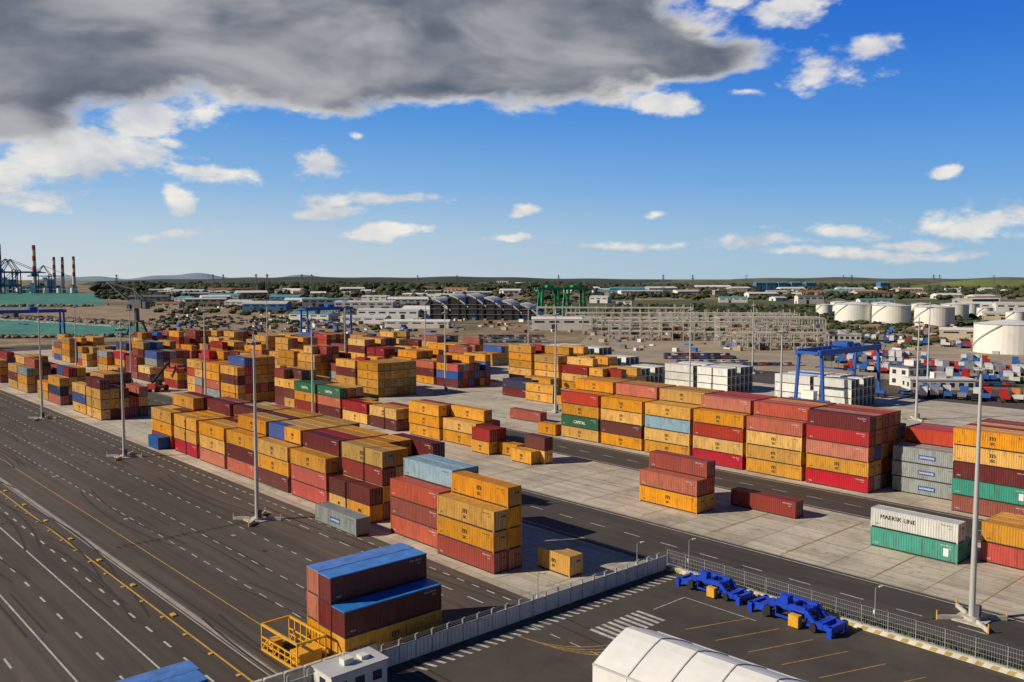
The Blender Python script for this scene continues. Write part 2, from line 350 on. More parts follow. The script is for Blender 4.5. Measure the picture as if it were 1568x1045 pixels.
# markings
mline=mat('paint_line_white',(.50,.49,.46),.8,0,.3,.8,0,(.08,.07,.065),.75)
myel=mat('paint_line_yellow',(.58,.34,.05),.8,0,.25,.8,0,(.08,.07,.06),.75)
myw=mat('paint_line_yellow_worn',(.36,.22,.06),.8,0,.3,.6,0,(.07,.06,.05),.95)
mrail=mat('rail_concrete',(.34,.30,.26),.85,0,.2,.4)
def line(mb,v,w,u0,u1,dash=None,z=.018,m=0):
    if not dash: mb.face([(u0,v-w/2,z),(u1,v-w/2,z),(u1,v+w/2,z),(u0,v+w/2,z)],m); return
    a,g=dash; u=u0
    while u<u1:
        mb.face([(u,v-w/2,z),(u+a,v-w/2,z),(u+a,v+w/2,z),(u,v+w/2,z)],m); u+=a+g
def vline(mb,u,w,v0,v1,dash=None,z=.022,m=0):
    if not dash: mb.face([(u-w/2,v0,z),(u+w/2,v0,z),(u+w/2,v1,z),(u-w/2,v1,z)],m); return
    a,g=dash; v=v0
    while v<v1:
        mb.face([(u-w/2,v,z),(u+w/2,v,z),(u+w/2,v+a,z),(u-w/2,v+a,z)],m); v+=a+g
mb=MB()
for v,w,d in [(14,.2,None),(20,.22,(3,4)),(24,.2,None),(27.5,.24,(2.2,5)),(31,.2,None),(33.8,.24,(2,3.4)),(48,.16,(2,2.2)),(53,.16,(2,2.2)),(59,.18,(1.6,2.6)),(66.5,.18,(3,3)),(69.6,.2,(1.5,1.5))]:
    line(mb,v,w,-520,-74,d)
for v,d in [(94.7,None),(101.5,(3,4)),(108.2,None),(137.3,None),(143,(3,4)),(149,None)]: line(mb,v,.2,-500,150,d)
for i in range(12): vline(mb,-87+i*.9,.12,73.5,79 if i%2 else 76)
for i in range(36):
    mb.face([(-70.5,50+i*1.15,.022),(-68.9,50.5+i*1.15,.022),(-68.9,50.9+i*1.15,.022),(-70.5,50.4+i*1.15,.022)])
for i in range(9): mb.face([(-65,70+i*1,.022),(-61,70+i*1,.022),(-61,70.5+i*1,.022),(-65,70.5+i*1,.022)])
line(mb,86,.13,-64,-54); vline(mb,-64,.13,80,86)
line(mb,66,.13,-70,-57,(1.5,1.5))
V,F=text_faces('S02',2.6)
i0=len(mb.v)
for p in V: mb.v.append((-79.5+p.x*.67,76.2+p.y,.024))
for f in F: mb.f.append(tuple(i0+k for k in f)); mb.m.append(0)
mb.obj('road_marking_white',[mline])
mb=MB(); 
for k in range(22):
    v=41+k*.95; mb.face([(-131.6,v,.022),(-130.4,v+.25,.022),(-130.4,v+.75,.022),(-131.6,v+.5,.022)])
mb.obj('hatched_crossing',[mat('hatch_dark',(.022,.021,.021),.9)])
mb=MB()
for v,w,d in [(36.6,.22,None),(43.6,.12,None),(92.6,.15,None)]: line(mb,v,w,-520,-74,d)
for k in range(9): vline(mb,-150+k*13.1+6.2,.16,111,134,z=.026,m=1)
for v in (112,117.6,123.2,133): line(mb,v,.16,-152,60,(4,3),m=1)
line(mb,89.5,.12,-400,-76,(4,2),m=1)
for i in range(7):
    u=-58+i*4; mb.face([(u,78,.024),(u+.18,78,.024),(u+3.1,86,.024),(u+2.92,86,.024)],1)
for i in range(4):
    u=-69+i*1.1; P=[(u+9*math.sin(a),72-9*math.cos(a)+i*.2) for a in [k*.16 for k in range(11)]]
    for (xa,ya),(xb,yb) in zip(P[:-1],P[1:]): mb.face([(xa,ya,.024+.001*i),(xb,yb,.024+.001*i),(xb-.14,yb+.14,.024+.001*i),(xa-.14,ya+.14,.024+.001*i)],1)
for k in range(34):
    u=-300+k*6.65; mb.box(u,u+.5,36.0,36.35,.02,.10)
mb.obj('road_marking_yellow',[myel,myw])
mb=MB()
line(mb,38.9,1.1,-540,-74,z=.016); mb.obj('crane_rail_bed',[mrail])
mb=MB(); mb.box(-540,-74,38.55,38.65,.016,.06); mb.box(-540,-74,39.3,39.36,.016,.05); mb.obj('crane_rail',[mat('rail_steel_dark',(.06,.05,.045),.5,.5)])
mb=MB()
for k in range(16): 
    u=-300+k*13.3; mb.box(u,u+.9,37.1,37.6,.02,.16) 
mb.obj('rail_anchor_plates',[mat('bollard_yellow',(.65,.36,.03),.6,0,.2,2)])
mb=MB()
for k in range(26):
    u=-330+k*10.2; v=R.choice((31.5,47,56,64)); mb.box(u,u+.9,v,v+.6,.012,.03,k%2)
mb.obj('drain_cover',[mrail,mat('iron_dark',(.02,.02,.02),.8)])
mty=mat('tyre_marks',(.034,.029,.025),.9,0,.3,1)
mb=MB()
for k in range(60):
    u=R.uniform(-330,-84); v=R.uniform(14,68); l=R.uniform(8,50); w=.3; s=R.uniform(-.12,.12)
    for off in (0,1.9):
        pu=(u,v+off); z=.0135+.00006*(2*k+(off>0))
        for j in range(10):
            q=(pu[0]+l/10,pu[1]+s*(j-4.5)*l/30)
            mb.face([(pu[0],pu[1],z),(q[0],q[1],z),(q[0],q[1]+w,z),(pu[0],pu[1]+w,z)]); pu=q
mb.obj('tyre_marks',[mty])

# ------------------------------------------------------------------ fences
mpan=mat('fence_panel_white',(.66,.64,.60),.7,0,.15,.8)
msteel=mat('galvanised_steel',(.40,.41,.42),.45,.4)
mb=MB(); v=33.0
while v<92:
    mb.box(-72.06,-71.94,v+.06,v+2.0,.05,1.85,0); mb.box(-72.12,-71.88,v-.06,v+.06,0,2.5,1)
    mb.box(-72.10,-71.90,v+.06,v+2.0,1.85,1.95,1)
    for k in range(1,4): mb.box(-72.11,-72.06,v+k*.5-.03,v+k*.5+.03,.06,1.84,0); mb.box(-71.94,-71.89,v+k*.5-.03,v+k*.5+.03,.06,1.84,0)
    mb.beam((-72,v,2.5),(-71.6,v,2.8),.06,1)
    v+=2.06
for z in (2.15,2.35,2.5): mb.box(-72.015,-71.985,33,92.7,z,z+.03,1)
mb.obj('panel_fence',[mpan,msteel])
mb=MB(); u=-72
mb.box(-72.3,60,92.55,93.15,0,.55,0)
while u<60:
    mb.box(u-.04,u+.04,92.81,92.89,.55,2.7,1); mb.beam((u,92.85,2.7),(u,92.5,3.05),.05,1)
    for k in range(1,12): mb.box(u+k*.25-.01,u+k*.25+.01,92.84,92.86,.6,2.6,1)
    for k in range(2): mb.face([(u+k*1.5,92.54,.05),(u+k*1.5+.7,92.54,.05),(u+k*1.5+1.0,92.54,.5),(u+k*1.5+.3,92.54,.5)],2)
    u+=3
for z in (.7,1.2,1.7,2.2,2.65): mb.box(-72,60,92.835,92.865,z,z+.03,1)
mb.obj('wire_fence',[mat('kerb_wall_cream',(.64,.60,.50),.8,0,.2,1),msteel,mat('hazard_stripe_ochre',(.42,.30,.10),.8,0,.3,1)])
lp=MB(); lp.cyl(0,0,0,4.2,.07,.05,8,0); lp.beam((0,0,4.2),(.7,0,4.3),.06,0); lp.box(.5,1.0,-.12,.12,4.22,4.34,1); lp.box(-.2,.2,-.2,.2,0,.3,0); lp.box(-.15,.15,-.1,.1,1.2,1.7,1)
lpm=lp.mesh('lamp',[msteel,mwht])
for u,v in ((-69.5,94.2),(-44.5,95),(-20,95),(-73.2,70),(-73.2,88)): put('lamp_post',lpm,(u,v,.01),1.2)

# ------------------------------------------------------------------ foliage masses
ICO_V=[];t=(1+5**.5)/2
for a,b_,c in [(-1,t,0),(1,t,0),(-1,-t,0),(1,-t,0),(0,-1,t),(0,1,t),(0,-1,-t),(0,1,-t),(t,0,-1),(t,0,1),(-t,0,-1),(-t,0,1)]: ICO_V.append(Vector((a,b_,c)).normalized())
ICO_F=[(0,11,5),(0,5,1),(0,1,7),(0,7,10),(0,10,11),(1,5,9),(5,11,4),(11,10,2),(10,7,6),(7,1,8),(3,9,4),(3,4,2),(3,2,6),(3,6,8),(3,8,9),(4,9,5),(2,4,11),(6,2,10),(8,6,7),(9,8,1)]
def blob(mb,x,y,z,rx,rz,m=0,j=.35):
    i=len(mb.v)
    for p in ICO_V:
        k=1+R.uniform(-j,j); mb.v.append((x+p.x*rx*k,y+p.y*rx*k,z+p.z*rz*k))
    for f in ICO_F: mb.f.append((i+f[0],i+f[1],i+f[2])); mb.m.append(m)
mfol=[mat('foliage_dark',(.020,.032,.012),.9,0,.4,.3),mat('foliage_mid',(.040,.055,.018),.9,0,.4,.3),mat('foliage_olive',(.075,.075,.026),.9,0,.4,.3)]
def veg(name,n,fn,r0,r1,sq=.8):
    mb=MB()
    for _ in range(n):
        x,y=T(*fn()); r=R.uniform(r0,r1); m=R.choice((0,0,1,1,2))
        for k in range(3): blob(mb,x+R.uniform(-r,r),y+R.uniform(-r,r),r*sq*R.uniform(.3,.9),r*R.uniform(.45,.9),r*sq*R.uniform(.5,.9),m)
    return mb.obj(name,mfol)
def fan(px0,px1,y0,y1):
    def f():
        N_=R.uniform(y0,y1); return ((R.uniform(px0,px1)-784)/1349*N_,N_)
    return f
veg('distant_tree_belt',1500,fan(150,900,2300,3400),9,19,.8)
veg('distant_tree_belt',900,fan(850,1600,2400,3600),8,17,.7)
veg('distant_tree_belt',700,fan(150,1600,1500,2300),5,11,.7)
veg('scrub',800,fan(930,1500,800,1150),2.5,7,.6)
veg('scrub',600,fan(230,900,900,1500),2,6,.6)
veg('scrub',400,fan(1150,1600,480,760),1.2,3.5,.6)
veg('scrub',260,fan(230,640,620,860),1,3,.6)
mb=MB()
for u in (-66,-58,-49,-45,-40,-36,-33,-30,-24):
    for k in range(34): blob(mb,u+R.gauss(0,.9),93.6+R.uniform(-.3,.6),.3+R.uniform(0,.7),.22,.2,R.choice((0,1,2)),.5)
mb.obj('shrub_row',mfol)

# ------------------------------------------------------------------ hills, horizon
def ridge(name,m,px0,px1,dist,hfun,depth=900,n=60):
    mb=MB(); rows=[]
    for j in range(7):
        row=[]
        for i in range(n+1):
            px=px0+(px1-px0)*i/n; N_=dist+depth*(j/6-.5); f=math.sin(math.pi*j/6)
            row.append((*T((px-784)/1349*N_,N_),-2+hfun(i/n)*f))
        rows.append(row)
    for j in range(6):
        for i in range(n): mb.face([rows[j][i],rows[j][i+1],rows[j+1][i+1],rows[j+1][i]])
    return mb.obj(name,[m])
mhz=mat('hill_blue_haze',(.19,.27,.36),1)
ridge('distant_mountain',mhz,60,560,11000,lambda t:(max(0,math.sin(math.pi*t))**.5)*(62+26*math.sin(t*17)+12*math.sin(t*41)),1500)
ridge('distant_hill',mat('hill_dark_green',(.040,.052,.035),1,0,.4,.004),120,1100,4800,lambda t:(max(0,math.sin(math.pi*t))**.4)*(43+3*math.sin(t*23)+2*math.sin(t*57)),900)
ridge('distant_hill',mat('hill_scrub',(.10,.10,.05),1,0,.5,.006,dirt=(.2,.16,.09),dirt_amt=.6),900,1800,3900,lambda t:min(1,t*4)*(38+3*math.sin(t*19)+2*math.sin(t*47)),900)
ridge('grassy_hill',mat('hill_grass',(.14,.18,.03),1,0,.3,.006,dirt=(.19,.15,.07),dirt_amt=.6),1330,1900,2900,lambda t:min(1,t*3.5)*(34+2*math.sin(t*9)),700)
mpy=mat('pylon_steel',(.10,.105,.11),.7)
def pylon():
    mb=MB(); h=46
    for sx,sy in ((-1,-1),(1,-1),(1,1),(-1,1)): mb.beam((sx*4,sy*4,0),(sx*.7,sy*.7,h),.55)
    for k in range(6):
        a=k/6;b2=(k+1)/6;wa=4-3.3*a;wb=4-3.3*b2
        for sy in (-1,1): mb.beam((-wa,sy*wa,a*h),(wb,sy*wb,b2*h),.3); mb.beam((wa,sy*wa,a*h),(-wb,sy*wb,b2*h),.3)
    for z,l in ((30,8),(37,7),(43,5)): mb.beam((-l,0,z),(l,0,z),.7)
    return mb.mesh('pylon',[mpy])
pm=pylon()
for px,d in [(180,2200),(327,1900),(343,2100),(393,1800),(410,1800),(463,2000),(478,2000),(1015,2300),(1060,2300),(1142,2400),(1290,2500),(1303,2600),(1428,2200),(1437,2300),(1520,2600),(640,2600),(700,2700),(855,2500)]:
    put('power_pylon',pm,(*T((px-784)/1349*d,d),0),R.uniform(0,1))

# ------------------------------------------------------------------ buildings
mwin=mat('window_glass_dark',(.03,.04,.05),.2)
walls=[mat('wall_white',(.66,.64,.60),.8,0,.1,.1),mat('wall_cream',(.52,.43,.31),.8,0,.1,.1),mat('wall_grey',(.33,.34,.35),.8,0,.1,.1),mat('wall_tan',(.38,.28,.19),.8,0,.1,.1),mat('wall_blue',(.05,.17,.36),.7,0,.1,.1)]
roofs=[mat('roof_lightgrey',(.50,.50,.50),.6,0,.15,.1),mat('roof_white',(.70,.69,.67),.6,0,.1,.1),mat('roof_terracotta',(.30,.12,.06),.8,0,.2,.1),mat('roof_darkgrey',(.13,.13,.14),.7,0,.2,.1),mat('roof_teal',(.08,.28,.33),.6,0,.2,.1)]
def warehouse(x,y,l,w,h,rz,wi,ri,bays=1):
    mb=MB(); mb.box(-l/2,l/2,-w/2,w/2,0,h,0,False)
    bw=w/bays
    for k in range(bays):
        y0=-w/2+k*bw; y1=y0+bw; ym=(y0+y1)/2; rh=h+bw*.13; e=.5
        mb.face([(-l/2-e,y0-.2,h+.05),(l/2+e,y0-.2,h+.05),(l/2+e,ym,rh),(-l/2-e,ym,rh)],1)
        mb.face([(-l/2-e,ym,rh),(l/2+e,ym,rh),(l/2+e,y1+.2,h+.05),(-l/2-e,y1+.2,h+.05)],1)
        for sx in (-1,1): mb.face([(sx*l/2,y0,h),(sx*l/2,y1,h),(sx*l/2,ym,rh-.05)],0); 
        for sx in (-1,1):
            a,b2=sorted((sx*l/2,sx*(l/2+.06))); mb.box(a,b2,ym-2.2,ym+2.2,0,min(4.5,h*.7),2)
    n=max(2,int(l/9))
    for k in range(n):
        xx=-l/2+(k+.5)*l/n
        for sy in (-1,1):
            a,b2=sorted((sy*w/2,sy*(w/2+.05))); mb.box(xx-l/n*.33,xx+l/n*.33,a,b2,h*.68,h*.86,2)
            if k%3==1: mb.box(xx-2,xx+2,a,b2,0,h*.55,2)
    return mb.obj('warehouse',[walls[wi],roofs[ri],mwin],(x,y,0),rz)
def office(x,y,l,w,fl,rz,wi):
    mb=MB(); h=fl*3.3; mb.box(-l/2,l/2,-w/2,w/2,0,h,0,False); mb.box(-l/2-.2,l/2+.2,-w/2-.2,w/2+.2,h,h+.5,1); mb.box(-2,2,-2,2,h+.5,h+2.5,0)
    n=int(l/3)
    for f in range(fl):
        for k in range(n):
            xx=-l/2+(k+.5)*l/n
            for sy in (-1,1):
                a,b2=sorted((sy*w/2,sy*(w/2+.05))); mb.box(xx-.8,xx+.8,a,b2,f*3.3+1,f*3.3+2.5,2)
        for k in range(max(1,int(w/3))):
            yy=-w/2+(k+.5)*w/max(1,int(w/3))
            for sx in (-1,1):
                a,b2=sorted((sx*l/2,sx*(l/2+.05))); mb.box(a,b2,yy-.8,yy+.8,f*3.3+1,f*3.3+2.5,2)
    return mb.obj('office_building',[walls[wi],roofs[R.choice((0,1,3))],mwin],(x,y,0),rz)
def WH(px,py,l,w,h,wi=0,ri=1,rz=None,bays=1,kind=0):
    s=py-425; d=39*1349/s; x,y=T((px-784)/1349*d,d)
    r=ROT+(rz if rz is not None else R.uniform(-.5,.5))
    return warehouse(x,y,l,w,h,r,wi,ri,bays) if not kind else office(x,y,l,w,kind,r,wi)
for a in [(410,477,50,24,9,4,0),(500,470,60,25,10,2,4,.1,2),(480,491,40,18,6,0,4,-.3),(560,474,70,30,9,0,0,0,2),(625,468,55,25,9,0,1,.1),(600,488,60,26,8,0,0,-.2,2),(560,495,40,16,5,0,0,-.2),
 (640,502,50,12,5,0,1,-.1),(655,488,45,25,9,0,1,-.2),(540,448,60,30,10,1,1),(600,446,70,30,10,0,0),(660,446,60,30,11,3,2),(700,449,60,30,11,1,2),(740,441,60,25,18,0,3),(770,437,60,25,20,0,3),(800,439,60,25,15,0,1),
 (860,505,44,14,8,0,1,-.05),(935,452,80,35,9,0,4,0,2),(960,448,90,35,10,4,4),(900,446,70,30,9,0,1),(980,453,90,36,10,0,0,.1,2),(1010,447,90,36,10,2,1),(1090,446,100,40,12,1,1),(1050,452,60,30,8,0,0),(1130,447,60,30,10,2,1),
 (1165,456,60,22,8,0,1),(1240,452,60,25,8,1,2),(1210,447,70,30,9,0,1),(1330,455,70,30,9,1,2),(1300,448,70,30,9,0,0),(1560,478,50,20,9,0,0),(1535,492,30,15,7,1,0),(1500,476,40,20,8,0,1),(1475,520,26,12,6,1,1),
 (230,462,60,22,8,2,3),(290,452,70,30,9,0,0),(340,450,60,30,10,3,2),(330,462,45,22,8,0,1),(385,455,60,30,9,2,1),(450,450,60,30,9,0,1),(490,447,60,30,9,1,0),(370,470,40,20,7,2,0),(440,462,50,25,8,4,4),(260,472,30,16,6,1,2)]:
    WH(*a)
for _ in range(150):
    px=R.uniform(230,1560); py=R.choice((R.uniform(437,452),R.uniform(437,470)))
    if 690<px<900 and py>455: continue
    WH(px,py,R.uniform(18,60),R.uniform(12,28),R.uniform(5,11),R.choice((0,0,0,1,2,3)),R.choice((0,0,1,1,1,2,3,4)),None,R.choice((1,1,2)))
for px,py,l,f in [(730,443,30,5),(1180,444,26,4),(1470,447,30,3),(1375,447,30,3),(330,441,40,4),(500,484,25,2),(1290,530,18,2),(1220,455,20,3),(830,450,30,4),(1100,452,24,3),(690,470,22,2),(1440,596,22,1),(1400,590,14,2)]:
    WH(px,py,l,12 if py<560 else 8,0,R.choice((0,1)),0,None,1,f)
for px,w_ in ((1162,12),(1178,16),(1196,16),(1216,18),(1238,18),(1351,16)):
    d=2500; warehouse(*T((px-784)/1349*d,d),28,26,24,ROT+.1,4,4)
mfr=mat('shed_frame_dark',(.035,.035,.038),.7)
mb=MB()
for k in range(6):
    x0=-46+k*16.5; hb=25-abs(k-1.6)*3.0
    P=[(x0+19*t,hb-11*t**1.7) for t in [i/8 for i in range(9)]]
    for (xa,za),(xb,zb) in zip(P[:-1],P[1:]):
        mb.face([(xa,-32,za),(xb,-32,zb),(xb,32,zb),(xa,32,za)],1); mb.face([(xa,32,za-.5),(xb,32,zb-.5),(xb,-32,zb-.5),(xa,-32,za-.5)],0)
        mb.face([(xa,-32,za-1.3),(xb,-32,zb-1.3),(xb,-32,zb),(xa,-32,za)],1)
        mb.face([(xa,-31.5,0),(xb,-31.5,0),(xb,-31.5,zb-3),(xa,-31.5,za-3)],0)
    for yy in range(-32,33,8):
        mb.beam((x0,yy,0),(x0,yy,P[0][1]),.7,0); mb.beam((x0+10,yy,0),(x0+10,yy,P[4][1]),.6,0)
    for z in (5,10,14):
        mb.beam((x0,-32,z),(x0+16,-32,z),.35,2)
mb.box(-44,52,-29,30,.1,9,0)
mb.obj('arched_roof_shed',[mfr,roofs[1],msteel],(*T(-26,840),0),ROT-.12)
mgc=mat('crane_paint_green',(.01,.32,.12),.5,0,.1,.3)
for gx,gn in ((36,860),(62,875)):
    mb=MB()
    for x in (-9,9):
        for y in (-8,8):
            mb.beam((x*1.1,y,0),(x*.85,y*.7,27),1.9,0)
        mb.beam((x*1.05,-8,1),(x*1.05,8,1),1.8,0); mb.beam((x,-7,12),(x*.9,6,26),.6,0)
    for y in (-5,5): mb.beam((-13,y,28),(13,y,28),1.6,0,2.6)
    for x in (-10,0,10): mb.beam((x,-5,28),(x,5,28),1.2,0)
    mb.box(-3,3,-4,4,29.2,31.2,0); mb.box(4,7,-3,3,23,26.6,1)
    mb.obj('green_gantry_crane',[mgc,mwin],(*T(gx,gn),0),ROT+.25)

mtank=mat('tank_white',(.76,.74,.69),.55,0,.06,.15); mtor=mat('tank_ochre',(.55,.29,.08),.6,0,.1,.3)
def tank(px,py,r,h,m=mtank,name='storage_tank'):
    d=39*1349/(py-425)+r; mb=MB(); n=40
    mb.cyl(0,0,0,h,r,r,n,0,False); mb.cyl(0,0,h,h+r*.14,r,.3,n,0,True)
    mb.cyl(0,0,h-.25,h+.1,r+.15,r+.15,n,1,False)
    for k in range(n//2):
        a=2*math.pi*k/(n//2); mb.beam((r*math.cos(a),r*math.sin(a),h),(r*math.cos(a),r*math.sin(a),h+1.1),.12,1)
    mb.cyl(0,0,h+1.05,h+1.15,r+.02,r+.02,n,1,False)
    for k in range(14):
        a=k/14*1.4+2.6+ROT; b2=(k+1)/14*1.4+2.6+ROT
        mb.beam(((r+.6)*math.cos(a),(r+.6)*math.sin(a),h*k/14),((r+.6)*math.cos(b2),(r+.6)*math.sin(b2),h*(k+1)/14),.5,1,.25)
    mb.box(-r*.1,r*.1,-r-.4,-r+1,0,1.6,1)
    mb.obj(name,[m,msteel],(*T((px-784)/1349*d,d),0))
for a in [(1307,494,15.5,15.5),(1365,496,15.5,15),(1431,500,15,15),(1262,484,8,11),(1285,482,9,13),(1462,490,12,14),(1484,486,9,13),(1508,488,7,10),(1350,484,10,13),(1410,484,9,12),(1545,544,16,15),(1556,494,8,9)]: tank(*a)
for a in [(1188,526,2.6,9),(1214,527,2.6,9),(1236,528,2.8,9),(1252,528,2.8,9),(1275,530,2.4,8),(1290,530,2.4,7),(1200,520,2.4,8)]: tank(*a,mtor,'small_storage_tank')
mrack=mat('rack_galvanised',(.55,.51,.44),.6,.1,.2,.3); mrust=mat('rack_rust',(.20,.09,.05),.8,0,.3,.5)
def rack(E,N_,nx,ny,nz,sx,sy,sz,name='pipe_rack'):
    mb=MB()
    for i in range(nx+1):
        for j in range(ny+1):
            mb.beam((i*sx,j*sy,0),(i*sx,j*sy,nz*sz+R.choice((0,0,1.5,3))),.46,0)
    for k in range(1,nz+1):
        z=k*sz
        for i in range(nx+1): mb.beam((i*sx,0,z),(i*sx,ny*sy,z),.36,0)
        for j in range(ny+1): mb.beam((0,j*sy,z),(nx*sx,j*sy,z),.40,0)
        for _ in range(nx): 
            i=R.randrange(nx); j=R.randrange(ny+1); mb.beam((i*sx,j*sy,z-sz),((i+1)*sx,j*sy,z),.2,0)
        for _ in range(3):
            yy=R.uniform(0,ny*sy); mb.cyl(yy,z+.4,0,nx*sx,.3,.3,8,0,axis='x')
    for k in range(nz):
        for i in range(nx):
            if R.random()<.35: mb.box(i*sx+.6,i*sx+sx-.6,.8,sy-.8,k*sz+.2,k*sz+R.uniform(1,sz*.6),R.choice((1,2,3,4)))
    x,y=T(E,N_); mb.obj(name,[mrack,mrust,walls[1],walls[2],mdark],(x,y,0),ROT-.1)
rack(48,600,14,3,2,6.5,7,5.5); rack(60,545,13,2,2,6.5,7,5.5); rack(118,500,9,3,3,6.5,7,5.2); rack(95,560,12,3,3,7,7,5.2); rack(40,660,16,2,2,7,7,6); rack(120,470,8,2,2,6,6,4.5); rack(20,720,18,2,2,7,7,7)
mstk=mat('chimney_red',(.42,.06,.04),.7);mstw=mat('chimney_white',(.6,.58,.55),.7)
def chimney(px,top,d,r):
    h=(425-top)*d/1349+39; mb=MB(); n=9
    for k in range(n):
        a=h*k/n;b2=h*(k+1)/n; mb.cyl(0,0,a,b2,r*(1-.25*k/n),r*(1-.25*(k+1)/n),14,(k%2 if k>3 else 1) ,k==n-1)
    mb.cyl(0,0,h*.9,h*.9+1,r*.95,r*.95,14,1,True)
    mb.obj('power_station_chimney',[mstk,mstw],(*T((px-784)/1349*d,d),0))
for a in [(55,376,2300,5.5),(85,394,2300,4.5),(98,394,2320,4.5),(115,393,2300,4.5),(2,374,2400,6)]: chimney(*a)
mb=MB()
for i in range(9): 
    x=-190+i*34; h=R.uniform(10,24) if i%3 else 34; mb.box(x,x+R.uniform(16,27),-20,R.uniform(5,20),0,h,i%2); mb.box(x+4,x+14,-20.3,-20,h*.5,h*.7,2); mb.box(x+4,x+12,-8,0,h,h+5,1)
    mb.cyl(x+26,-34,0,12,7,7,16,3); mb.beam((x,-24,9),(x+34,-24,9),1.4,3)
mb.obj('power_station',[walls[2],mat('plant_teal',(.06,.22,.30),.7,0,.1,.1),mwin,roofs[1]],(*T(-1210,2250),0),ROT)
# ------------------------------------------------------------------ cranes
mcb=mat('crane_paint_blue',(.010,.09,.42),.45,0,.12,.3); mcd=mat('crane_grey_dark',(.09,.10,.11),.6,0,.1,.3)
mtyre=mat('tyre_rubber',(.02,.02,.02),.9)
def rtg(u,v,span,h,name='yard_gantry_crane'):
    mb=MB()
    for y in (0,span):
        for x in (-4.5,4.5):
            mb.beam((x,y,1.6),(x*.8,y,h),.95,0,.75)
            for dx in (-1,1): mb.cyl(x+dx,.9,y-.4,y+.4,.9,.9,14,1,axis='y')
        mb.beam((-6.5,y,2),(6.5,y,2),1.1,0,.9); mb.beam((-4,y,h*.62),(4,y,h*.62),.5,0)
        mb.box(-2,2,y-1.2,y+1.2,2.5,5,3)
    for x in (-3.6,3.6): mb.beam((x,-1.5,h),(x,span+1.5,h),1.0,0,1.7)
    for y in (-1.4,span*.5,span+1.4): mb.beam((-3.6,y,h),(3.6,y,h),.8,0)
    for s in (-1,1):
        for k in range(13): mb.beam((s*4.4,-1+k*(span+2)/12,h+.8),(s*4.4,-1+k*(span+2)/12,h+1.9),.08,0)
        mb.beam((s*4.4,-1,h+1.9),(s*4.4,span+1,h+1.9),.08,0)
    mb.box(-2.4,2.4,span*.5,span*.5+4,h+.9,h+2.4,0); mb.box(-1,1.4,span*.35-2.6,span*.35-.4,h-3.2,h-.9,2)
    for sx in (-2.2,2.2):
        for yy in (.5,4.5): mb.beam((sx,span*.35+yy,h),(sx,span*.35+yy,h*.66),.07,1)
    mb.beam((-6,span*.35+2.5,h*.65),(6,span*.35+2.5,h*.65),.5,0); mb.beam((-6,span*.35+1.3,h*.65-.1),(-6,span*.35+3.7,h*.65-.1),.35,0);mb.beam((6,span*.35+1.3,h*.65-.1),(6,span*.35+3.7,h*.65-.1),.35,0)
    for k in range(10): mb.beam((5.2,span-.2+.02*k,2+k*(h-2)/10),(6.0,span-.2+.02*k,2+(k+1)*(h-2)/10),.14,2)
    mb.obj(name,[mcb,mtyre,mwin,mwht],(u,v,0),0)
rtg(-136,243,36,16.5); rtg(-478,262,30,20); rtg(-548,112,34,20)
def sts(E,N_,s=1):
    mb=MB()
    for y in (-11,11):
        for x in (-15,15): mb.beam((x,y,0),(x*.95,y,46),1.8,0)
        mb.beam((-15,y,15),(15,y,15),1.6,0); mb.beam((-15,y,15),(15,y,44),.9,0)
        mb.beam((0,y*.3,68),(-14,y*.7,46),1.2,0); mb.beam((0,y*.3,68),(14,y*.7,46),1.2,0)
    for x in (-15,15): mb.beam((x,-11,46),(x,11,46),1.6,0); mb.beam((x,-11,2),(x,11,2),2,0)
    for y in (-3,3): mb.beam((-35,y,42),(62,y,42),1.2,0,2.2); mb.beam((0,y*.5,68),(55,y,43),.5,0); mb.beam((0,y*.5,68),(-32,y,43),.5,0)
    mb.box(-26,-14,-4,4,43,49,0); mb.box(10,13,-2,2,37,41,1)
    o=mb.obj('ship_to_shore_crane',[mat('crane_paint_navy',(.03,.06,.16),.5),mwin],(*T(E,N_),0),ROT+.25); o.scale=(s,s,s)
sts(-1180,2080,1.2); sts(-1140,2150,1.0); sts(-1260,2200,1.25)
mb=MB()
for x,y in ((-5,-5),(5,-5),(5,5),(-5,5)): mb.beam((x,y,0),(x*.45,y*.45,10),1.3,0)
mb.box(-6,6,-5.6,-4.4,.3,1.5,0);mb.box(-6,6,4.4,5.6,.3,1.5,0);mb.box(-3,3,-3,3,10,11,0)
mb.cyl(0,0,11,20,1.8,1.5,12,0); mb.box(-6,3.5,-2.6,2.6,19,24.5,0); mb.box(-9.2,-6,-2.2,2.2,18.5,23.5,0)
mb.box(2.5,4.8,1.3,3.3,18,21.5,1)
for y in (-1,1): mb.beam((3,y,22),(24,y*.3,36),.7,0); mb.beam((-1,y,24.5),(1,y*.5,31),.7,0); mb.beam((1,y*.5,31),(24,y*.3,36),.3,0); mb.beam((1,y*.5,31),(-7,y,24),.5,0)
for k in range(9): 
    a=k/9; mb.beam((3+21*a,-1+.7*a,22+14*a),(3+21*(a+.11),1-.7*a,22+14*(a+.11)),.25,0)
mb.beam((24,0,36),(24,0,22),.12,0); mb.box(23.4,24.6,-.5,.5,20.5,22,0)
mb.obj('harbour_jib_crane',[mcd,mwin],(*T(-245,575),0),ROT+math.radians(160))
mb=MB(); mred=mat('machine_red',(.45,.05,.02),.5,0,.1,1)
mb.box(-3.6,3.2,-1.6,1.6,.9,2.0,0); mb.box(-4.2,-2.2,-1.5,1.5,1.1,2.9,0); mb.box(-.6,1.2,-.8,.8,2.0,4.0,2)
for x in (-2.9,2.4):
    for y in (-1.9,1.0): mb.cyl(x,.95,y,y+.9,.95,.95,14,1,axis='y')
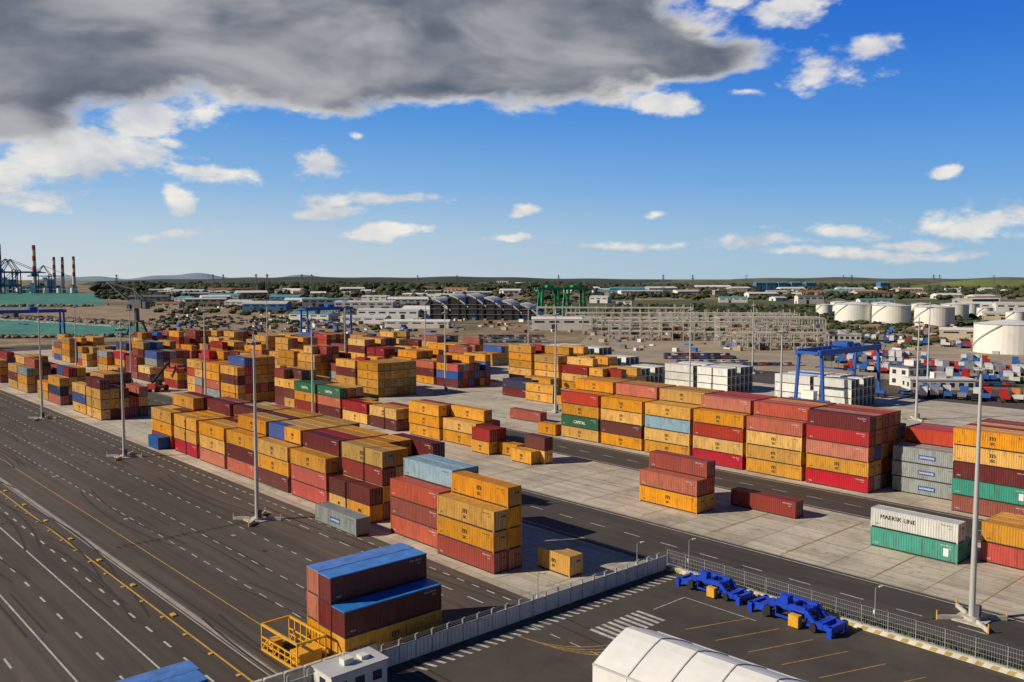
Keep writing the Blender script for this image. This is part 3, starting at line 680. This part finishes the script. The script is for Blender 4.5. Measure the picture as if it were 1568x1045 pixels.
mb.beam((-3.4,0,3.4),(6.5,0,9.5),.8,1); mb.beam((1.5,0,2.2),(2.6,0,6.8),.35,1); mb.beam((6.5,0,9.3),(6.8,0,7.6),.5,1); mb.box(6.3,7.3,-6,6,7.1,7.6,0)
mb.obj('reach_stacker',[mred,mtyre,mwin],(-305,111,0),2.2)

# ------------------------------------------------------------------ light masts
mpole=mat('mast_galvanised',(.52,.52,.50),.45,.2)
def mast():
    mb=MB(); mb.cyl(0,0,0,30,.36,.14,16,0)
    mb.cyl(0,0,28.6,28.8,.8,.8,16,0,True); mb.cyl(0,0,30,30.9,.06,.03,6,0)
    for k in range(8):
        a=2*math.pi*k/8; x,y=math.cos(a),math.sin(a)
        mb.beam((0,0,28.9),(x*.9,y*.9,28.9),.08,0); mb.box(x*.95-.2,x*.95+.2,y*.95-.2,y*.95+.2,28.35,28.7,2)
    mb.cyl(0,0,.0,.5,.9,.9,16,1); mb.box(.4,.9,-.35,.35,.5,1.9,2)
    for k in range(4):
        a=math.radians(45+90*k); c,s=math.cos(a),math.sin(a)
        mb.beam((1.3*c,1.3*s,.3),(3.9*c,3.9*s,.3),.22,1,.5)
        mb.beam((3.9*c,3.9*s,0),(3.9*c,3.9*s,1.1),.12,3)
    mb.box(-1.7,1.7,-1.7,1.7,0,.16,1)
    return mb.mesh('mast',[mpole,mat('barrier_concrete',(.5,.46,.40),.8,0,.25,1),mcd,MATS['bollard_yellow']])
mm=mast()
for u,v in [(-131,62.8),(-197,64),(-266,65),(-331,65),(-397,65),(-37.7,104.5),(-198,110.5),(-264,110.5),(-330,110.5),(-396,110.5),(-103,172),(-181,180),(-236,182),(-300,182),(-366,182),(-104,243),(-180,243),(-260,243),(-330,243),(-400,243),(-60,243),(-130,312),(-200,312)]:
    put('light_mast',mm,(u,v,.01),0,(1,1,R.uniform(.93,1.0)) if u not in (-37.7,-131) else None)

# ------------------------------------------------------------------ small yard objects
my=mat('frame_yellow',(.70,.36,.02),.5,0,.1,1)
mb=MB(); l,w,h=7.2,3.2,2.9
for z in (.15,h-.1):
    for y in (0,w): mb.beam((0,y,z),(l,y,z),.2,0)
    for x in (0,l): mb.beam((x,0,z),(x,w,z),.2,0)
for i in range(7):
    for y in (0,w): mb.beam((i*l/6,y,.1),(i*l/6,y,h if i in(0,6) or y==w else 1.5),.13,0)
for y in (0,w):
    mb.beam((0,y,1.5),(l,y,1.5),.12,0); mb.beam((0,y,.9),(l,y,.9),.1,0)
    for i in range(0,6,2): mb.beam((i*l/6,y,.15),((i+1)*l/6,y,1.5),.09,0)
for k in range(12): mb.box(.05+k*l/12,.05+k*l/12+.35,.1,w-.1,.22,.28,1)
mb.box(l-2,l-.2,.3,w-.3,.3,1.6,0); mb.box(.2,1.4,.4,1.6,.3,1.2,0)
mb.obj('lashing_cage',[my,mdark],(-84.2,40.6,.02),.03)
def spreader(u,v,rz=.02,sc=1):
    mb=MB(); l=9.0
    for y in (-.95,.95):
        P=[(0,.55),(1.8,.6),(2.8,1.35),(6.2,1.35),(7.2,.6),(l,.55)]
        for (xa,za),(xb,zb) in zip(P[:-1],P[1:]): mb.beam((xa,y,za),(xb,y,zb),.3,0,.42)
        mb.beam((1.2,y,.35),(7.8,y,.35),.16,0)
        for x in (2.8,4.5,6.2): mb.beam((x,y,.35),(x,y,1.3),.16,0)
    for x in (0,l): mb.beam((x,-1.3,.55),(x,1.3,.55),.4,0,.5)
    for x in (2.8,4.5,6.2): mb.beam((x,-.95,1.35),(x,.95,1.35),.3,0)
    for x in (1.2,7.8): mb.box(x-.35,x+.35,-1.15,1.15,.35,.85,0)
    mb.box(3.4,4.3,-1.2,-.3,1.5,2.1,0); mb.box(4.8,5.9,-1.75,-1.12,.1,1.0,1); mb.box(1.9,2.5,-1.5,-1.12,.3,1.0,2)
    mb.box(2.9,6.1,-.8,.8,1.1,1.3,3)
    for x in (0,l):
        for y in (-1.2,1.2): mb.box(x-.25,x+.25,y-.18,y+.18,.0,.8,0)
    for x in (1.8,7.2):
        for y in (-1.35,1.0): mb.cyl(x,.36,y,y+.35,.36,.36,14,2,axis='y')
    for k in range(4): mb.beam((3+k,-1.0,1.5),(3+k,-1.0,2.3),.05,0)
    mb.beam((3,-1.0,2.3),(6,-1.0,2.3),.05,0)
    o=mb.obj('container_spreader',[mat('spreader_blue',(.010,.055,.52),.4,0,.15,1),my,mtyre,mat('spreader_deck_blue',(.006,.03,.28),.5)],(u,v,.02),rz); o.scale=(sc,sc*1.15,sc*1.3)
spreader(-67.0,90.0,.01,.98); spreader(-56.0,89.6,-.03,1.12)
mtent=mat('tent_canvas_white',(.76,.75,.73),.6,0,.07,.5)
mb=MB(); l,w,e,rg=24,10.4,3.0,5.0; n=10
prof=[(w*(t-.5),e+(rg-e)*(1-abs(2*t-1)**1.25)) for t in [i/n for i in range(n+1)]]
for k in range(6):
    x0=k*l/6; x1=x0+l/6-.06
    for (ya,za),(yb,zb) in zip(prof[:-1],prof[1:]): mb.face([(x0,ya,za),(x1,ya,za),(x1,yb,zb),(x0,yb,zb)],0)
    for s in (-1,1):
        a,b2=sorted((s*w/2,s*(w/2-.06))); mb.box(x0,x1,a,b2,0,e,0)
    for (ya,za),(yb,zb) in zip(prof[:-1],prof[1:]): mb.beam((x1+.03,ya,za+.03),(x1+.03,yb,zb+.03),.12,1)
for s in (0,l):
    mb.face([(s,y,z) for y,z in prof]+[(s,w/2,0),(s,-w/2,0)],0)
for y,z in ((-w/2,e),(w/2,e)): mb.beam((0,y,z),(l,y,z),.16,1)
mb.box(-.08,-.02,-1.5,1.5,0,2.6,1)
mb.obj('marquee_tent',[mtent,roofs[0]],(-54.6,64.2,.02),.06)
mb=MB(); n=14
for i in range(n):
    a=math.pi*i/n;b2=math.pi*(i+1)/n
    mb.face([(0,-5*math.cos(a),4.6*math.sin(a)),(20,-5*math.cos(a),4.6*math.sin(a)),(20,-5*math.cos(b2),4.6*math.sin(b2)),(0,-5*math.cos(b2),4.6*math.sin(b2))])
mb.face([(0,-5*math.cos(math.pi*i/n),4.6*math.sin(math.pi*i/n)) for i in range(n+1)])
mb.obj('arched_tent',[roofs[0]],(-46,56.5,.02),.06)
mb=MB(); mb.box(-3,3,-1.6,1.6,.2,2.8,0); mb.box(-3.15,3.15,-1.75,1.75,2.8,2.95,1)
for x in (-1.9,.0,1.9): mb.box(x-.5,x+.5,-1.64,-1.6,1.2,2.1,2); 
mb.box(-3.04,-3,-.5,.5,.3,2.3,2);mb.box(3,3.04,-1,1,1.2,2.1,2); mb.box(-1,0,-.5,.4,2.95,3.5,0); mb.box(.9,1.7,-.5,.4,2.95,3.3,0)
mb.obj('site_cabin',[walls[0],roofs[0],mwin],(-70.0,42.6,0),math.radians(90))
mb=MB()
for k in range(9): mb.box(-75.2,-74.8,30+k*2.1,31.9+k*2.1,0,1.5,0); mb.box(-75.4,-74.6,30+k*2.1,31.9+k*2.1,0,.3,0)
mb.obj('concrete_barrier',[MATS['barrier_concrete']])
def car_mesh(c):
    mb=MB(); 
    P=[(-2.1,.35),(-2.1,.85),(-1.6,.95),(-1.1,1.42),(.5,1.42),(1.1,.95),(2.0,.8),(2.1,.35)]
    for s in (-1,1):
        mb.face([(x,s*.85,z) for x,z in (P if s<0 else P[::-1])],0)
        mb.face([(x,s*.855,z) for x,z in ([(-1.4,.95),(.9,.95),(.4,1.34),(-1.0,1.34)] if s<0 else [(-1.4,.95),(-1.0,1.34),(.4,1.34),(.9,.95)])],1)
        for x in (-1.3,1.3): mb.cyl(x,.33,s*.88-.1,s*.88+.02,.33,.33,10,2,axis='y')
    for i,((xa,za),(xb,zb)) in enumerate(zip(P[:-1],P[1:])): mb.face([(xa,-.85,za),(xa,.85,za),(xb,.85,zb),(xb,-.85,zb)],1 if i in (2,4) else 0)
    return mb.mesh('car',[c,mwin,mtyre])
def truck_mesh(c,c2,box):
    mb=MB(); mb.box(-2.4,0,-1.2,1.2,.6,3.3,0); mb.box(.0,.04,-1.1,1.1,2.0,3.0,2) ; mb.box(-1.4,-.4,-1.23,1.23,2.0,2.9,2); mb.box(-11.5,-.3,-.5,.5,.7,1.0,3)
    if box: mb.box(-12.6,-2.8,-1.25,1.25,1.2,3.9,1)
    else: mb.box(-12.6,-2.8,-1.25,1.25,1.15,1.4,1); mb.box(-12.6,-12.4,-1.2,1.2,1.4,2.6,1)
    for x in (-.9,-3.6,-9.2,-10.4,-11.6):
        for s in (-1,1): mb.cyl(x,.5,s*1.05-.15,s*1.05+.15,.5,.5,10,3,axis='y')
    return mb.mesh('truck',[c,c2,mwin,mtyre])
vp=[mat('vehicle_white',(.66,.66,.65),.35),mat('vehicle_blue',(.03,.12,.40),.35),mat('vehicle_red',(.40,.03,.02),.35),mat('vehicle_silver',(.35,.36,.37),.3,.5),mat('vehicle_black',(.02,.02,.025),.3),mat('vehicle_orange',(.55,.19,.03),.4)]
cars=[car_mesh(c) for c in vp[:5]]; trucks=[truck_mesh(vp[i],vp[j],b_) for i,j,b_ in [(0,0,1),(1,0,1),(0,1,0),(2,1,0),(0,3,1),(1,1,0),(5,0,0),(0,1,0),(0,4,0),(1,3,0),(2,2,0)]]
def G(px,py): d=39*1349/(py-425); return ((px-784)/1349*d,d)
for row,(pa,pb,ya,yb,n) in enumerate([(1290,1590,553,574,44),(1290,1590,563,586,38),(1330,1590,520,540,26),(1260,1560,541,558,26),(1400,1580,604,612,10)]):
    for k in range(n):
        t=k/(n-1); E,N_=G(pa+(pb-pa)*t,ya+(yb-ya)*t); x,y=T(E+R.uniform(-.6,.6),N_+R.uniform(-2,2))
        if R.random()<.82: put('parked_truck',R.choice(trucks),(x,y,.03),ROT+math.radians(R.choice((62,64,66)))+R.uniform(-.05,.05))
for pa,pb,py,n in [(735,835,516,26),(735,835,520,26),(740,840,525,22),(1020,1120,545,20),(1020,1130,550,20),(1040,1150,556,16),(1380,1440,605,8),(560,680,516,20),(470,560,500,18),(1140,1250,560,14),(1390,1560,592,24),(1250,1400,545,26)]:
    for k in range(n):
        E,N_=G(pa+(pb-pa)*k/n,py); x,y=T(E,N_); 
        if R.random()<.85: put('parked_car',R.choice(cars),(x,y,.03),ROT+math.pi/2+R.uniform(-.08,.08))
mb=MB()
for _ in range(260):
    E,N_=G(R.choice((R.uniform(1290,1580),R.uniform(900,1300))),R.uniform(500,540)); x,y=T(E,N_); a=R.uniform(1,5); mb.box(x,x+a,y,y+R.uniform(1,3),.03,R.uniform(.5,2.4),R.randrange(5))
for _ in range(420):
    E,N_=G(R.uniform(250,900),R.uniform(455,510)); x,y=T(E,N_); mb.box(x,x+R.uniform(1,6),y,y+R.uniform(1,5),.03,R.uniform(.5,2.6),R.randrange(5))
mb.obj('stored_goods',[walls[0],walls[3],mrust,vp[1],roofs[3]])
mb=MB()
def rocks(a,b2,n,w,r):
    for _ in range(n):
        t=R.random(); E=a[0]+(b2[0]-a[0])*t+R.uniform(-w,w)*.4; N_=a[1]+(b2[1]-a[1])*t+R.uniform(-w,w); x,y=T(E,N_); q=R.uniform(r*.5,r); blob(mb,x,y,q*.3,q,q*.8,R.choice((0,0,1)),.4)
rocks((-330,565),(-243,580),120,5,2.4); rocks((-262,650),(-300,715),140,7,3); rocks((-300,715),(-500,862),500,9,3.2); rocks((-500,862),(-900,905),250,9,3.5); rocks((-243,580),(-262,650),80,5,2.4); rocks((-560,1185),(-1200,1120),300,10,4)
mb.obj('breakwater_rocks',[mat('rock_tan',(.26,.20,.14),.95,0,.3,.3),mat('rock_grey',(.15,.13,.11),.95,0,.3,.3)])

# ------------------------------------------------------------------ sky
w=bpy.data.worlds.new('World'); scene.world=w; w.use_nodes=True
nt=w.node_tree;N=nt.nodes;Lk=nt.links
for n in list(N): N.remove(n)
outw=N.new('ShaderNodeOutputWorld'); bg=N.new('ShaderNodeBackground'); bgg=N.new('ShaderNodeBackground'); bgc=N.new('ShaderNodeBackground'); mixs=N.new('ShaderNodeMixShader'); mixa=N.new('ShaderNodeMixShader')
sky=N.new('ShaderNodeTexSky'); sky.sky_type='NISHITA'; sky.sun_disc=False; sky.sun_elevation=math.radians(31); sky.sun_rotation=math.radians(210); sky.altitude=0; sky.air_density=1.0; sky.dust_density=.3; sky.ozone_density=2.5
Lk.new(sky.outputs[0],bg.inputs['Color']); bg.inputs['Strength'].default_value=.06
tc=N.new('ShaderNodeTexCoord')
vr=N.new('ShaderNodeVectorRotate'); vr.rotation_type='Z_AXIS'; vr.inputs['Angle'].default_value=-ROT; Lk.new(tc.outputs['Generated'],vr.inputs['Vector'])
sp=N.new('ShaderNodeSeparateXYZ'); Lk.new(vr.outputs[0],sp.inputs[0])
def M(op,a,b_=None,c=None,clamp=False):
    n=N.new('ShaderNodeMath'); n.operation=op; n.use_clamp=clamp
    for i,x in enumerate((a,b_,c)):
        if x is None: continue
        if isinstance(x,(int,float)): n.inputs[i].default_value=x
        else: Lk.new(x,n.inputs[i])
    return n.outputs[0]
az=M('ARCTAN2',sp.outputs[0],sp.outputs[1]); el=M('ARCSINE',sp.outputs[2])
cb=N.new('ShaderNodeCombineXYZ'); Lk.new(az,cb.inputs[0]); Lk.new(el,cb.inputs[1])
def VM(op,a,b_=None,c=None):
    n=N.new('ShaderNodeVectorMath'); n.operation=op
    for i,x in enumerate((a,b_,c)):
        if x is None: continue
        if isinstance(x,tuple): n.inputs[i].default_value=x
        else: Lk.new(x,n.inputs[i])
    return n
def wn(vec,scale,det=6,ro=.55,dist=0):
    n=N.new('ShaderNodeTexNoise'); n.inputs['Scale'].default_value=scale;n.inputs['Detail'].default_value=det;n.inputs['Roughness'].default_value=ro;n.inputs['Distortion'].default_value=dist
    Lk.new(vec,n.inputs['Vector']); return n
def sms(x,a,b_,lo=0,hi=1):
    n=N.new('ShaderNodeMapRange'); n.interpolation_type='SMOOTHSTEP'; Lk.new(x,n.inputs[0]); n.inputs[1].default_value=a;n.inputs[2].default_value=b_;n.inputs[3].default_value=lo;n.inputs[4].default_value=hi; return n.outputs[0]
def mixc(f,a,b_):
    m=N.new('ShaderNodeMix'); m.data_type='RGBA'
    if isinstance(f,(int,float)): m.inputs[0].default_value=f
    else: Lk.new(f,m.inputs[0])
    for i,x in ((6,a),(7,b_)):
        if isinstance(x,tuple): m.inputs[i].default_value=(*x,1)
        else: Lk.new(x,m.inputs[i])
    return m.outputs[2]
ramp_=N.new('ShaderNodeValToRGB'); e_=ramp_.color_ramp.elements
st_=[(0,(.58,.68,.73)),(.045,(.47,.63,.77)),(.10,(.25,.49,.80)),(.17,(.105,.34,.78)),(.24,(.035,.23,.72)),(.34,(.006,.13,.60)),(.6,(.004,.045,.22)),(1,(.004,.03,.13))]  # stops towards the zenith darkened to lower the ambient light
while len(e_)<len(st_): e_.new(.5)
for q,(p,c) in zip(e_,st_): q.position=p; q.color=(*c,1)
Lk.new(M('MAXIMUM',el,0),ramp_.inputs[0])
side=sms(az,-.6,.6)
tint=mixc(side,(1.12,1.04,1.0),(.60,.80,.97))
# unseen sky beside and behind the camera, dimmed to cut ambient fill
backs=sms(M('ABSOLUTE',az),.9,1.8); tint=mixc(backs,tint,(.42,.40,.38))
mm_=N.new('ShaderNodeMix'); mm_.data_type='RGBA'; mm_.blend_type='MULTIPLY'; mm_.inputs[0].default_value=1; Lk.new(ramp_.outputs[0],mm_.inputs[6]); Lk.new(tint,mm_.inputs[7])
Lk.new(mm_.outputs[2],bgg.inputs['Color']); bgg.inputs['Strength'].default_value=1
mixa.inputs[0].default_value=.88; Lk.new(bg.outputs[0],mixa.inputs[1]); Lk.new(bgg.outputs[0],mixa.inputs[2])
st=VM('MULTIPLY',cb.outputs[0],(1,1.9,1)).outputs[0]
wp=wn(st,6,2,.5); wv=VM('SUBTRACT',wp.outputs['Color'],(.5,.5,.5)).outputs[0]
P=VM('MULTIPLY_ADD',wv,(.11,.045,0),cb.outputs[0]).outputs[0]
def blobs(lst):
    acc=None
    for x,y,rx,ry,wt in lst:
        a=math.atan((x-784)/1349); e=math.atan((425-y)/1349*math.cos(a)); ix=1349/rx; iy=1349/ry
        q=VM('MULTIPLY_ADD',P,(ix,iy,0),(-a*ix,-e*iy,0)); ln=VM('LENGTH',q.outputs[0])
        s=M('MULTIPLY_ADD',ln.outputs['Value'],-wt,wt)
        acc=s if acc is None else M('MAXIMUM',acc,s)
    return M('MAXIMUM',acc,-1.2)
big=blobs([(80,30,330,125,1.3),(430,50,360,118,1.4),(760,62,350,110,1.3),(1040,90,150,38,1.0),(20,185,120,36,.9),(690,125,170,50,1.1),(-300,60,400,160,1.3),(250,-150,620,220,1.5),(760,-100,190,130,1.)])
sm=blobs([(255,185,100,46,1.35),(160,240,160,44,1.35),(30,258,140,36,1.3),(310,272,80,16,1.0),(478,262,36,30,1.1),(270,306,32,22,1.1),(70,302,80,16,.85),(830,148,46,26,1.1),(1025,158,66,22,1.15),(920,150,20,12,.9),(1150,138,40,16,.9),(1230,112,100,38,.8),(1130,0,70,20,1.0),(1205,20,46,36,.9),(1130,75,80,22,.9),(1290,85,60,16,.7),
  (590,312,140,16,1.1),(520,328,80,10,1.1),(605,355,80,14,1.1),(770,362,66,9,1.0),(805,327,34,10,.95),(460,165,16,12,1.0),(540,210,16,8,.8),(1150,374,110,14,.9),(1270,355,100,14,.9),(1390,366,70,12,.9),(1510,335,140,28,.85),(1432,272,26,14,1.1),(1350,385,250,12,.8),(300,360,80,10,.8),(950,372,140,10,.75),(1020,330,40,8,.8),(300,235,26,14,.9)])
n1=wn(st,9,6,.58,.2); n1b=wn(VM('ADD',st,(-.02,.035,0)).outputs[0],9,3,.55,.2)
nd=M('SUBTRACT',n1.outputs[0],.5)
n4=wn(st,30,3,.6); nd4=M('SUBTRACT',n4.outputs[0],.5); nd2=M('MULTIPLY_ADD',nd4,1.5,M('MULTIPLY',nd,2.0))
dbig=M('MULTIPLY_ADD',nd4,.25,M('MULTIPLY_ADD',nd,1.3,big)); dsm=M('ADD',nd2,M('MULTIPLY_ADD',sm,1.0,-.12))
abig=sms(dbig,-.06,.20); asm_=sms(dsm,.0,.6,0,.93)
alpha=M('MAXIMUM',abig,asm_)
lit=M('MULTIPLY_ADD',M('SUBTRACT',n1.outputs[0],n1b.outputs[0]),2.8,.5,clamp=True)
lit=M('MULTIPLY_ADD',nd4,.5,lit,clamp=True)
thick=sms(dbig,.0,.42)
n3=wn(VM('MULTIPLY',cb.outputs[0],(1,2.6,1)).outputs[0],4.5,4,.5,.4); pat=sms(n3.outputs[0],.42,.66)
white=mixc(lit,(.48,.52,.60),(.92,.88,.80))
grey=mixc(M('MULTIPLY',lit,.8),(.105,.13,.18),(.24,.255,.30))
grey=mixc(M('MULTIPLY',pat,.75),grey,(.50,.50,.52))
cc=mixc(thick,white,grey)
Lk.new(cc,bgc.inputs['Color']); bgc.inputs['Strength'].default_value=1.0
above=sms(el,0,.02)
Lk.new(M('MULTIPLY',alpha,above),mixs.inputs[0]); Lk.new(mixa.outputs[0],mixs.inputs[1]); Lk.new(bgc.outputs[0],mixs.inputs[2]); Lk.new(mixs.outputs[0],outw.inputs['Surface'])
sd=bpy.data.lights.new('sun','SUN'); sd.energy=5.0; sd.angle=math.radians(.5); sd.color=(1,.89,.71)
so=bpy.data.objects.new('sun',sd); COL.objects.link(so)
e=math.radians(31); S=Vector((-.498*math.cos(e),-.866*math.cos(e),math.sin(e))); so.rotation_euler=S.to_track_quat('Z','Y').to_euler()
cd=bpy.data.cameras.new('camera'); cam=bpy.data.objects.new('camera',cd); COL.objects.link(cam); scene.camera=cam
cam.location=(0,0,39); cam.rotation_euler=(math.radians(90-4.134),0,ROT); cd.sensor_width=36; cd.lens=36*1349/1568; cd.clip_end=40000; cd.clip_start=.5
